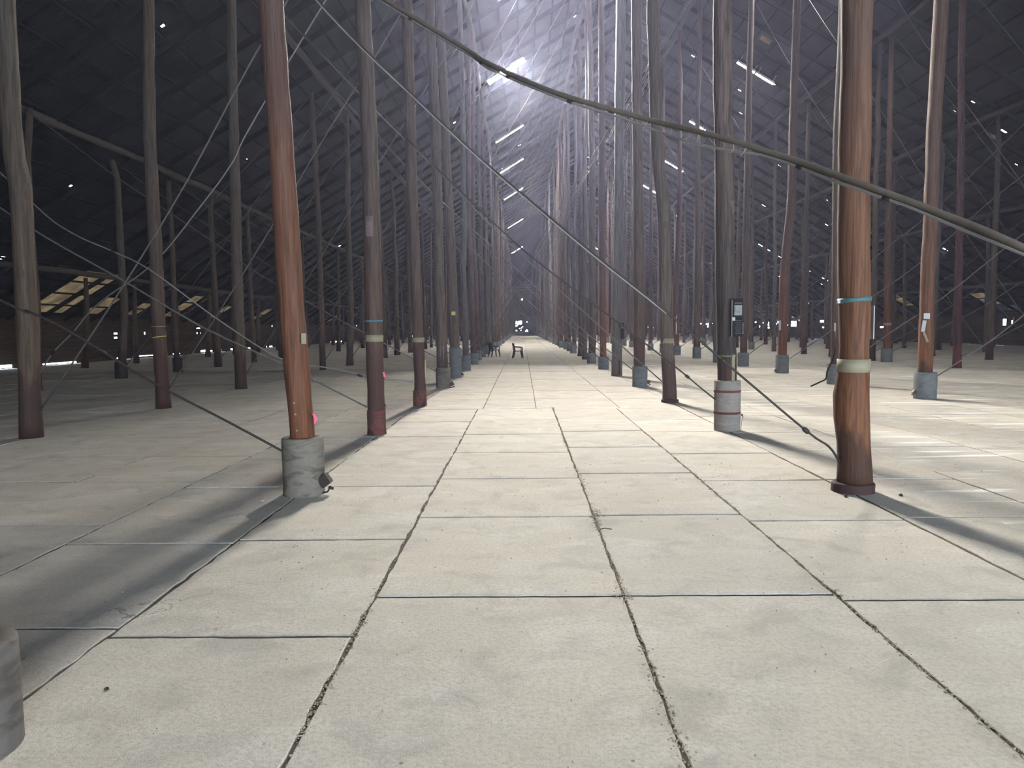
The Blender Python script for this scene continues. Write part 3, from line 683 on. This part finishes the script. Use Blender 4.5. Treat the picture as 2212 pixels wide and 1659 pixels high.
# column 2
POLES[2, 2] = make_pole(-8.2, 12.65, 'thick crooked brown pole at the far left, standing straight on the floor', rel(-8.2, [(-8.22, 0), (-8.22, .14), (-8.20, 1.13), (-8.18, 2.04), (-8.18, 3.0), (-8.17, 3.39), (-8.17, 4.12), (-8.25, 4.64), (-8.27, 5.22), (-8.26, 5.94), (-8.26, 7.01)]), POLE, .165, .14, 22)
P = POLES[2, 3] = make_pole(-8.2, 17.35, 'brown dark footed pole tied with thin yellow cord, left of the large orange pole', rel(-8.2, [(-8.2, 0), (-8.2, .14), (-8.23, 1.91), (-8.22, 3.46), (-8.24, 4.98), (-8.25, 5.98), (-8.21, 7.48), (-8.14, 8.95)]), POLE_D, .15, .11, 23)
band(P, 1.62, .02, .150, YELL, 'cord', tilt=.02, label='thin yellow cord'); band(P, 1.86, .02, .148, CREAM, 'cord', label='thin pale cord')
POLES[2, 4] = make_pole(-8.45, 22.9, 'brown pole on the bare floor, the nearest one left of the large orange left pole', rel(-8.45, [(-8.45, 0), (-8.45, .08), (-8.45, 3.3), (-8.42, 5.99), (-8.39, 8.64), (-8.33, 11.24)]), POLE, .17, .12, 24)
POLES[2, 6] = make_pole(-8.75, 33.5, 'slender pole seen just right of the large orange left pole', rel(-8.75, [(-8.74, 0), (-8.74, .18), (-8.74, 5.97), (-8.81, 8.91), (-8.89, 11.0)]), POLE, .135, .10, 26)
POLES[1, 4] = make_pole(-14.6, 22.8, 'brown pole close behind the thick crooked pole at the far left', None, POLE_D, .15, .11, 14)
POLES[1, 5] = make_pole(-15.05, 28.6, 'grey brown pole in black tarred boxing, left of the pole with the yellow cord', None, POLE, .145, .11, 15, ('tar', .22, .62))
POLES[1, 6] = make_pole(-14.9, 33.0, 'slim grey pole in black tarred boxing, right of the pole with the yellow cord', None, POLE, .13, .10, 16, ('tar', .2, .6))
ordn = ['zeroth', 'first', 'second', 'third', 'fourth', 'fifth', 'sixth', 'seventh', 'eighth', 'ninth', 'tenth', 'eleventh', 'twelfth']
protos = {}
tot = len(POLES); VIS0 = {0: 6, 1: 4, 2: 2, 3: 0, 4: 1, 5: 3, 6: 5, 7: 6, 8: 8, 9: 10}
cand = []
for c in range(10):
    for r in range(len(ROWY)):
        if (c, r) in POLES or r < VIS0[c] or ROWY[r] > Y1-3: continue
        cand.append((ROWY[r]*(0.55 if c in (3, 4) else 1), c, r))
cand.sort(); far = cand[300-tot:]; cand = cand[:300-tot]
DESC = {0: 'slim pole in the line nearest the left wall', 1: 'slim pole in the second line from the left wall', 2: 'slim pole in the third line from the left wall', 3: 'timber pole in the rank along the left edge of the aisle',
        4: 'timber pole in the rank along the right edge of the aisle', 5: 'pole in the first line beyond the aisle\'s right edge', 6: 'pole in the second line beyond the aisle\'s right edge', 7: 'slim pole in the third line beyond the aisle\'s right edge', 8: 'slim pole in the fourth line beyond the aisle\'s right edge', 9: 'slim pole in the line nearest the right wall'}
jit = random.Random(99)
far_bm = bmesh.new()
def variant(c, v):
    if (c, v) in protos: return protos[c, v]
    H = zroof(COLX[c])-.66; s = c*10+v
    me = bpy.data.meshes.new('shaft'); b = shaft_mesh(rand_ctrl(H, s, .10, .09), .150+.01*(v % 3), .10, s, 14, .5); b.to_mesh(me); b.free()
    me.materials.append([POLE, POLE_D, POLE, POLE_A if c in (5, 6) else POLE_D, POLE_G, POLE][(c+v) % 6] if c not in (0, 1, 2) else POLE)
    col = None
    if c >= 3:
        h = [.55, .62, .5, .66, .58, .6][v]
        col = bpy.data.meshes.new('concrete_collar'); b = collar_mesh(.225, h, s, .13, 20); b.to_mesh(col); b.free(); col.materials.append(COLLAR_G)
    protos[c, v] = (me, col); return protos[c, v]
for key, c, r in cand:
    x = COLX[c]+jit.uniform(-.12, .12); y = ROWY[r]+jit.uniform(-.2, .2)
    if c == 6: x = 16.9+jit.uniform(-.2, .2)
    v = jit.randrange(6); me, col = variant(c, v)
    POS[c, r] = (x, y); e = empty('timber_pole', (x, y, 0))
    s = obj('shaft', me, None, e); s.rotation_euler = (0, 0, jit.uniform(0, 6.28)); k = jit.uniform(.85, 1.15); s.scale = (k, k, 1)
    hascol = col is not None and not (c == 4 and r in (14,)) and jit.random() < {3: .97, 4: .93, 5: .75, 6: .5, 7: .2, 8: .1, 9: .0}[c]
    if hascol:
        q = obj('concrete_collar', col, None, e)
        if jit.random() < .12: q.scale = (1, 1, 1.7)
    lim = VIS0[c]+(6 if c not in (3, 4) else 11)
    if c in (3, 4) and r <= 10:
        lab = '%s %s' % (ordn[r+(1 if c == 3 else 0)], DESC[c]); tag(e, lab, 'pole')
    elif c not in (3, 4) and r <= 8:
        k = sum(1 for rr_ in range(VIS0[c], r+1)); tag(e, '%s nearest %s' % (ordn[k], DESC[c]), 'pole')
    else:
        tag(e, 'one of the distant %s' % DESC[c].replace('pole', 'poles', 1), 'pole', 'distant %s' % DESC[c].replace('pole', 'poles', 1))
for key, c, r in far:
    x = COLX[c]+jit.uniform(-.12, .12); y = ROWY[r]+jit.uniform(-.2, .2); H = zroof(x)-.66; a, b = jit.gauss(0, .15), jit.gauss(0, .15)
    tube(far_bm, [(x, y, 0), (x+a*.4+jit.gauss(0, .05), y, H*.3), (x+a*.7+jit.gauss(0, .05), y+b*.5, H*.65), (x+a, y+b, H)], [.17, .15, .13, .11], 6)
    if c >= 3: tube(far_bm, [(x, y, 0), (x, y, .6)], .22, 8)
o = obj('far_poles', far_bm, POLE); tag(o, 'farthest mass of thin poles filling the far end of the shed', 'pole', kind='stuff')

# ------------------------------------------------------------------ bracing cables
def cable(name, pts, r, label, group=None, mat=IRON, seg=6, n=6, extra=None):
    bm = bmesh.new(); P = bezier_interp(pts, n) if len(pts) > 2 else pts
    tube(bm, P, r, seg); o = obj(name, bm, mat)
    if extra: extra(o)
    return tag(o, label, 'rod', group)
def knob(bm, p, d, r=.03, L=.08):
    p = Vector(p); d = Vector(d).normalized(); tube(bm, [p-d*L, p-d*L*.5, p+d*L*.5, p+d*L], [r*.5, r, r, r*.5], 8)
# thick cable bundle right across the aisle
main = [(-2.40, 8.0, 5.85), (-1.75, 7.9, 5.29), (-1.26, 7.5, 4.85), (-.5, 7.0, 4.23), (-.25, 6.7, 3.98), (.28, 6.2, 3.59), (.94, 5.8, 3.27), (1.29, 5.4, 3.06), (1.69, 5.0, 2.81), (1.96, 4.6, 2.58), (2.29, 4.2, 2.32), (2.5, 3.9, 2.12), (3.0, 3.5, 1.72), (3.36, 3.1, 1.42)]
e = empty('heavy_cable'); tag(e, 'thickest sagging double cable slanting right across the whole view in front', 'cable')
RODM = plain('dull_rod', (.10, .095, .09), .6, .2)
CAB = plain('dusty_cable', (.115, .095, .078), .8, var=.4, scale=20)
bm = bmesh.new(); Pm = bezier_interp(main, 6); tube(bm, Pm, .021, 8); obj('cable_strand', bm, CAB, e)
rc = random.Random(2); bm = bmesh.new()
tube(bm, [p+Vector((0, -.01, -.030-.012*abs(math.sin(i*.33))-(.05 if 34 < i < 46 else 0)*math.sin((i-34)/12*math.pi if 34 < i < 46 else 0))) for i, p in enumerate(Pm)], .009, 6); obj('cable_strand', bm, STEEL, e)
bm = bmesh.new()
for i in range(35, 46):   # frayed twine between the strands
    p = Pm[i]; tube(bm, [p+Vector((0, -.01, -.015)), p+Vector((rc.uniform(-.03, .03), -.015, -.05)), p+Vector((rc.uniform(-.05, .05), -.01, -.075))], .0022, 4, False)
tag(obj('frayed_twine', bm, CREAM, e), kind='stuff')
for i in (14, 22, 26, 31, 49, 56):
    bm = bmesh.new(); knob(bm, Pm[i]+Vector((0, -.01, -.036)), Pm[i+1]-Pm[i], .013, .03); obj('wire_tie', bm, IRON, e)
# row 1 rod, right
rodA = [(3.33, 8.05, .30), (3.17, 7.95, .49), (2.93, 7.95, .66), (2.07, 7.95, 1.39), (1.48, 7.95, 1.90), (.73, 7.95, 2.5), (.15, 7.95, 2.99), (-.43, 7.95, 3.49), (-1.11, 7.95, 4.13), (-1.78, 7.95, 4.78), (-2.6, 7.98, 5.7), (-5.3, 8.1, 8.7), (-8.3, 8.1, 12.2)]
e = empty('bracing_rod'); tag(e, 'long turnbuckled bracing rod running up left from the large orange right pole', 'rod')
bm = bmesh.new(); Pa = bezier_interp(rodA, 4); tube(bm, Pa, .0125, 6); obj('rod', bm, IRON, e)
bm = bmesh.new(); tube(bm, [p+Vector((0, -.02, -.022)) for p in Pa[16:]], .007, 6); obj('rod_strand', bm, STEEL, e)
bm = bmesh.new(); knob(bm, (2.93, 7.95, .66), (-.6, 0, .5), .026, .045); obj('turnbuckle', bm, IRON, e)
bm = bmesh.new(); knob(bm, (2.07, 7.95, 1.39), (-.6, 0, .5), .02, .035); obj('turnbuckle', bm, IRON, e)
rodB = [(3.22, 12.85, .52), (2.95, 12.85, .74), (2.53, 12.85, 1.09), (1.49, 12.85, 1.90), (.19, 12.85, 2.90), (-.41, 12.85, 3.44), (-1.76, 12.85, 4.76), (-2.89, 13.1, 5.98), (-3.92, 13.1, 7.02), (-8.3, 12.9, 12.2)]
e = empty('bracing_rod'); tag(e, 'thin bracing rod rising up left from the collar of the charred pole', 'rod')
bm = bmesh.new(); tube(bm, bezier_interp(rodB, 4), .013, 6); obj('rod', bm, IRON, e)
bm = bmesh.new(); knob(bm, (2.75, 12.85, .91), (-.5, 0, .4), .026, .05); obj('turnbuckle', bm, IRON, e)
rodL = [(-2.50, 8.02, .45), (-3.14, 7.95, .83), (-3.86, 7.95, 1.22), (-4.71, 7.95, 1.76), (-5.15, 7.95, 1.98), (-5.42, 7.95, 2.09), (-8.6, 7.95, 3.7), (-14.6, 7.95, 8.3)]
e = empty('bracing_rod'); tag(e, 'straight bracing rod rising left from the collar of the large orange left pole', 'rod')
bm = bmesh.new(); tube(bm, bezier_interp(rodL, 4), .014, 6); obj('rod', bm, IRON, e)
rodC = [(-2.49, 17.4, .56), (-3.57, 17.4, .65), (-3.81, 17.4, .76), (-4.51, 17.4, .90), (-5.53, 17.4, 1.12), (-6.9, 17.4, 2.01), (-8.28, 17.15, 3.12), (-9.15, 17.3, 3.54), (-10.18, 17.4, 4.01), (-11.14, 17.4, 4.8), (-14.6, 17.4, 8.3)]
e = empty('bracing_rod'); tag(e, 'slack wavy bracing rod ending at the left aisle pole with the yellow strap', 'rod')
bm = bmesh.new(); tube(bm, bezier_interp(rodC, 4), .016, 6); obj('rod', bm, STEEL, e)
bm = bmesh.new(); knob(bm, (-3.7, 17.4, .70), (-.5, 0, .2), .03, .07); obj('turnbuckle', bm, IRON, e)
bm = bmesh.new(); knob(bm, (-9.15, 17.3, 3.54), (-.5, 0, .2), .03, .06); obj('turnbuckle', bm, IRON, e)
rodD = [(-14.45, 22.7, .45), (-13.9, 22.6, 1.15), (-13.28, 22.6, 1.74), (-12.45, 22.6, 2.61), (-10.81, 22.6, 3.72), (-9.39, 22.6, 5.31), (-8.35, 22.6, 6.63), (-7.53, 22.6, 8.06), (-2.7, 22.6, 15.4)]
e = empty('bracing_rod'); tag(e, 'kinked pale bracing rod climbing right, crossing near the pole with the yellow cord', 'rod')
bm = bmesh.new(); tube(bm, bezier_interp(rodD, 4), .022, 6); obj('rod', bm, STEEL, e)
bm = bmesh.new(); knob(bm, (-13.28, 22.6, 1.74), (.6, 0, .7), .045, .08); obj('turnbuckle', bm, IRON, e)
bm = bmesh.new(); knob(bm, (-13.9, 22.6, 1.15), (.6, 0, .7), .05, .1); obj('turnbuckle', bm, IRON, e)
for key, P in POLES.items(): POS[key] = tuple(P['e'].location[:2])
CX_ = list(COLX); CX_[6] = 16.9
def rod(c0, c1, r, sagf=.035, rad=.012, label=None, group=None, z0=.45):
    x0, y = POS.get((c0, r), (CX_[c0], ROWY[r])); x1, y1_ = POS.get((c1, r), (CX_[c1], ROWY[r])); z1 = zroof(x1)-.7
    s = 1 if x1 > x0 else -1
    a = Vector((x0+s*.15, y, z0)); b = Vector((x1-s*.1, y1_, z1)); q = random.Random(c0*100+c1*10+r); n = 9; pts = []
    for k in range(n+1):
        t = k/n; p = a.lerp(b, t); p.z -= 4*t*(1-t)*(b-a).length*sagf*q.uniform(.8, 1.2); p.x += q.uniform(-.05, .05)*(0 < k < n); pts.append(p)
    bm = bmesh.new(); tube(bm, bezier_interp(pts, 3), rad, 5); o = obj('bracing_rod', bm, RODM); tag(o, label, 'rod', group)
cable('bracing_rod', [(-2.35, 22.6, 6.8), (-.9, 22.6, 8.9), (.7, 22.5, 11.2), (3.0, 22.5, 14.6), (5.6, 22.5, 18.2)], .02, 'bracing rod rising right past the warm lamp from halfway up a left aisle pole', mat=RODM)
LEAN = {(3, 1): 'thin bracing rods slanting up left from the left edge of the aisle', (4, 2): 'thin bracing rods crossing the aisle up to the left', (1, 3): 'thin bracing rods slanting up right among the left poles', (2, 4): 'thin bracing rods slanting steeply up right in the left part of the shed',
        (3, 5): 'thin bracing rods crossing high over the aisle to the right', (5, 7): 'thin bracing rods slanting up right just beyond the right edge of the aisle', (6, 8): 'thin bracing rods slanting up right near the right wall', (7, 5): 'thin bracing rods slanting up left in the right part of the shed', (8, 6): 'thin bracing rods slanting up left near the right wall', (0, 2): 'thin bracing rods slanting up right near the left wall'}
for (a, b), g in LEAN.items():
    for r in range(2, 20):
        if (a, b) == (4, 2) and r < 3 or (a, b) == (3, 1) and r in (3,) or (a, b) == (1, 3) and r == 4 or (a, b) == (3, 5) and r < 5: continue
        if a >= 7 and r < 5 or a == 0 and r < 6 or a == 1 and r < 4: continue
        rod(a, b, r, .03 if (a, b) != (3, 5) else .012, .015 if r < 6 else .018, g.replace('rods', 'rod', 1), g)

# ------------------------------------------------------------------ lamps on the roof slope
def lamp(xc, y, kinds, label, group=None, aim=None):
    side = -1 if xc < XR else 1; d = dl if side < 0 else dr
    e = empty('strip_lamp', (xc, y, zroof(xc))); tag(e, label, 'lamp', group)
    nrm = Vector((-d.z, 0, d.x)); nrm = -nrm if nrm.z > 0 else nrm
    up = -nrm
    if aim is not None:                     # strip turned as a flood towards the camera, aim added to even floor light
        a = Vector(aim).normalized(); nrm = (a-d*a.dot(d)).normalized()
    w_ = d.cross(nrm)
    rot = Matrix((d, w_, nrm)).transposed().to_4x4()
    for k, (s, kd) in enumerate(zip((-1, 1), kinds)):
        bm = bmesh.new(); c = d*(s*.64)-up*.45
        box(bm, c, (1.22, .24, .03), rot)
        for q in (-1, 1):
            hd = (.33 if (w_*q).z > 0 else .43) if aim is not None else .11; box(bm, c+w_*(q*.125)+nrm*(hd/2-.015), (1.22, .012, hd), rot); box(bm, c+d*(q*.606)+nrm*.04, (.012, .24, .11), rot)  # deeper skirts added on aimed lamps to trim their beam
        if aim is not None:                 # louvre blades added to keep the flood off roof and left floor
            for q in range(7): box(bm, c+d*(-.606+1.212*q/6)+nrm*.17, (.008, .25, .31), rot)
        for q in (-.5, .5): tube(bm, [c+d*q, c+d*q+up*.42], .01, 6)
        tr = obj('lamp_tray', bm, TRAY if aim is None else LOUV, e)
        bm = bmesh.new(); box(bm, c+nrm*.035, (1.12, .15, .03), rot); obj('lamp_panel', bm, kd, tr)
    return e
W, N, D, F = TUBE_W, TUBE_N, TUBE_D, TUBE_F
lamp(-1.1, 32.9, (W, W), 'brightest strip lamp on the left roof slope just above the top of the photo', aim=(.5, -.85, -.34))
lamp(-1.1, 45.9, (W, W), 'brightest warm glaring strip lamp in view, high over the left of the aisle', aim=(.5, -.85, -.34))
lamp(-1.1, 60.4, (D, N), 'second strip lamp down the left roof line, one of its tubes nearly dark')
lamp(-1.1, 72.1, (F, F), 'third strip lamp down the left roof line, even and white')
lamp(-1.1, 86.9, (F, F), 'fourth strip lamp down the left roof line, just above the far poles')
lamp(-1.1, 111.3, (F, F), 'fifth strip lamp down the left roof line, small and distant')
lamp(-1.1, 148.8, (F, F), 'smallest and farthest strip lamp of the left roof line')
lamp(14.1, 33.2, (N, N), 'strip lamp on the right roof slope just above the top of the photo')
lamp(14.1, 46.6, (N, N), 'highest and widest white strip lamp in view on the right roof slope')
lamp(14.1, 59.5, (N, N), 'second strip lamp down the right roof line, beside the charred pole')
lamp(14.1, 72.1, (N, N), 'third strip lamp down the right roof line')
lamp(14.1, 84.4, (F, F), 'fourth strip lamp down the right roof line')
lamp(14.1, 145.7, (F, F), 'farthest tiny strip lamp of the right roof line')

# ------------------------------------------------------------------ chairs
def chair(loc, rz, mat, label):
    e = empty('garden_chair', loc, rz); tag(e, label, 'chair')
    # faces +X ; seat .44 high
    bm = bmesh.new(); n = 8
    g = [[bm.verts.new((-.20+.42*i/n, -.22+.44*j/n*(1), .44-.025*math.sin(math.pi*i/n)*math.sin(math.pi*j/n)-.02*(1-i/n))) for j in range(n+1)] for i in range(n+1)]
    for i in range(n):
        for j in range(n): bm.faces.new((g[i][j], g[i+1][j], g[i+1][j+1], g[i][j+1]))
    s = obj('seat', bm, mat, e); m = s.modifiers.new('s', 'SOLIDIFY'); m.thickness = .03
    for sy in (-1, 1):
        for sx, top, bot in ((1, (.20, .21), (.27, .26)), (-1, (-.19, .2), (-.30, .25))):
            b = bmesh.new()
            P_ = [Vector((top[0], sy*top[1], .45)), Vector((bot[0], sy*bot[1], 0))]
            ring = []
            for p, w1 in ((P_[0], .045), (P_[0].lerp(P_[1], .5), .034), (P_[1], .024)):
                ring.append([b.verts.new(p+Vector((a*w1, c*w1*.8, 0))) for a, c in ((-1, -1), (1, -1), (1, 1), (-1, 1))])
            for r1, r2 in zip(ring, ring[1:]):
                for k in range(4): b.faces.new((r1[k], r1[(k+1) % 4], r2[(k+1) % 4], r2[k]))
            b.faces.new(ring[0][::-1]); b.faces.new(ring[-1]); bmesh.ops.recalc_face_normals(b, faces=b.faces)
            obj('leg', b, mat, e)
    b = bmesh.new()       # backrest: curved frame with slats
    for k in range(7):
        y = -.18+.06*k; cx = -.20-.03*(1-abs(k-3)/3)
        box(b, (cx-.055, y, .64), (.02, .04, .40), Matrix.Rotation(-.25, 4, 'Y'))
    top = [(-.275-.03*math.cos(t*math.pi/2), .23*t, .86-.05*t*t) for t in [q/5 for q in range(-5, 6)]]
    tube(b, top, .026, 8)
    for sy in (-1, 1): tube(b, [(-.20, sy*.21, .43), (-.235, sy*.235, .65), (-.275, sy*.23, .81)], [.035, .03, .026], 8)
    obj('backrest', b, mat, e)
    for sy in (-1, 1):
        b = bmesh.new(); tube(b, [(-.24, sy*.245, .68), (-.1, sy*.27, .655), (.1, sy*.275, .64), (.20, sy*.265, .63), (.235, sy*.255, .58), (.22, sy*.235, .44)], [.024, .026, .03, .03, .028, .026], 8)
        obj('armrest', b, mat, e)
    return e
chair((-1.72, 46.9, 0), math.radians(28), DGREEN, 'dark green plastic garden armchair beside the left rank of poles')
chair((-.26, 44.4, 0), math.radians(-8), BLACK, 'black plastic garden armchair standing in the middle of the aisle, side on')

# ------------------------------------------------------------------ loose bits on the floor
bm = bmesh.new(); tube(bm, bezier_interp([(9.02, 22.3, 1.05), (8.9, 22.2, .75), (8.72, 22.1, .42), (8.65, 22.0, .22), (8.42, 21.9, .12), (8.15, 21.8, .02)], 5), .024, 6)
o = obj('drain_hose', bm, BLACK); tag(o, 'bent dark hose curling onto the floor beside the half hidden pole on the right', 'hose')
bm = bmesh.new()
tube(bm, [(.66, 6.55, .006), (.70, 6.56, .012), (.76, 6.55, .006)], .004, 5); o = obj('twig', bm, IRON); tag(o, 'tiny dry twig lying by the centre right floor joint, short of the nearest wide gap', 'twig')
rg2 = random.Random(8)
for k, (x, y, s, lab) in enumerate([(-2.67, 7.72, .028, 'pale pebble at the left foot of the streaked concrete collar'), (-2.05, 3.62, .012, 'small dark stone on the floor near the lower left corner'), (3.85, 7.8, .02, 'dark crumb of debris right of the rusty base ring'), (3.28, 7.76, .02, 'dark crumb of debris left of the rusty base ring'), (2.04, 4.93, .022, 'pale chip at the crossing of joints on the right')]):
    bm = bmesh.new(); bmesh.ops.create_icosphere(bm, subdivisions=2, radius=s)
    for v in bm.verts: v.co *= rg2.uniform(.8, 1.15); v.co.z *= .75
    o = obj('pebble', bm, GRIT if k in (0, 4) else IRON, loc=(x, y, s*.55)); tag(o, lab, 'pebble')

# ------------------------------------------------------------------ haze volume, added for lens glow round the lamps and distance fade
if HAZE > 0:
    t = NT('glow_haze'); vs = t.n('ShaderNodeVolumeScatter'); vs.inputs['Color'].default_value = (.64, .66, 1.0, 1); vs.inputs['Density'].default_value = HAZE; vs.inputs['Anisotropy'].default_value = .6
    t.N.remove(t.b); t.l(vs.outputs[0], t.out.inputs['Volume'])
    bm = bmesh.new(); prof = [(XL+.06, .12), (XE-.06, .12), (XE-.06, 2.6), (XR, ZR-.15), (XL+.06, 2.6)]
    a = [bm.verts.new((x, Y0+.1, z)) for x, z in prof]; b = [bm.verts.new((x, Y1-.1, z)) for x, z in prof]
    bm.faces.new(a[::-1]); bm.faces.new(b)
    for k in range(5): bm.faces.new((a[k], a[(k+1) % 5], b[(k+1) % 5], b[k]))
    bmesh.ops.recalc_face_normals(bm, faces=bm.faces)
    o = obj('glow_haze', bm, t.m); tag(o, 'thin bluish haze filling the shed, added partly for lens glow', 'haze', kind='stuff')
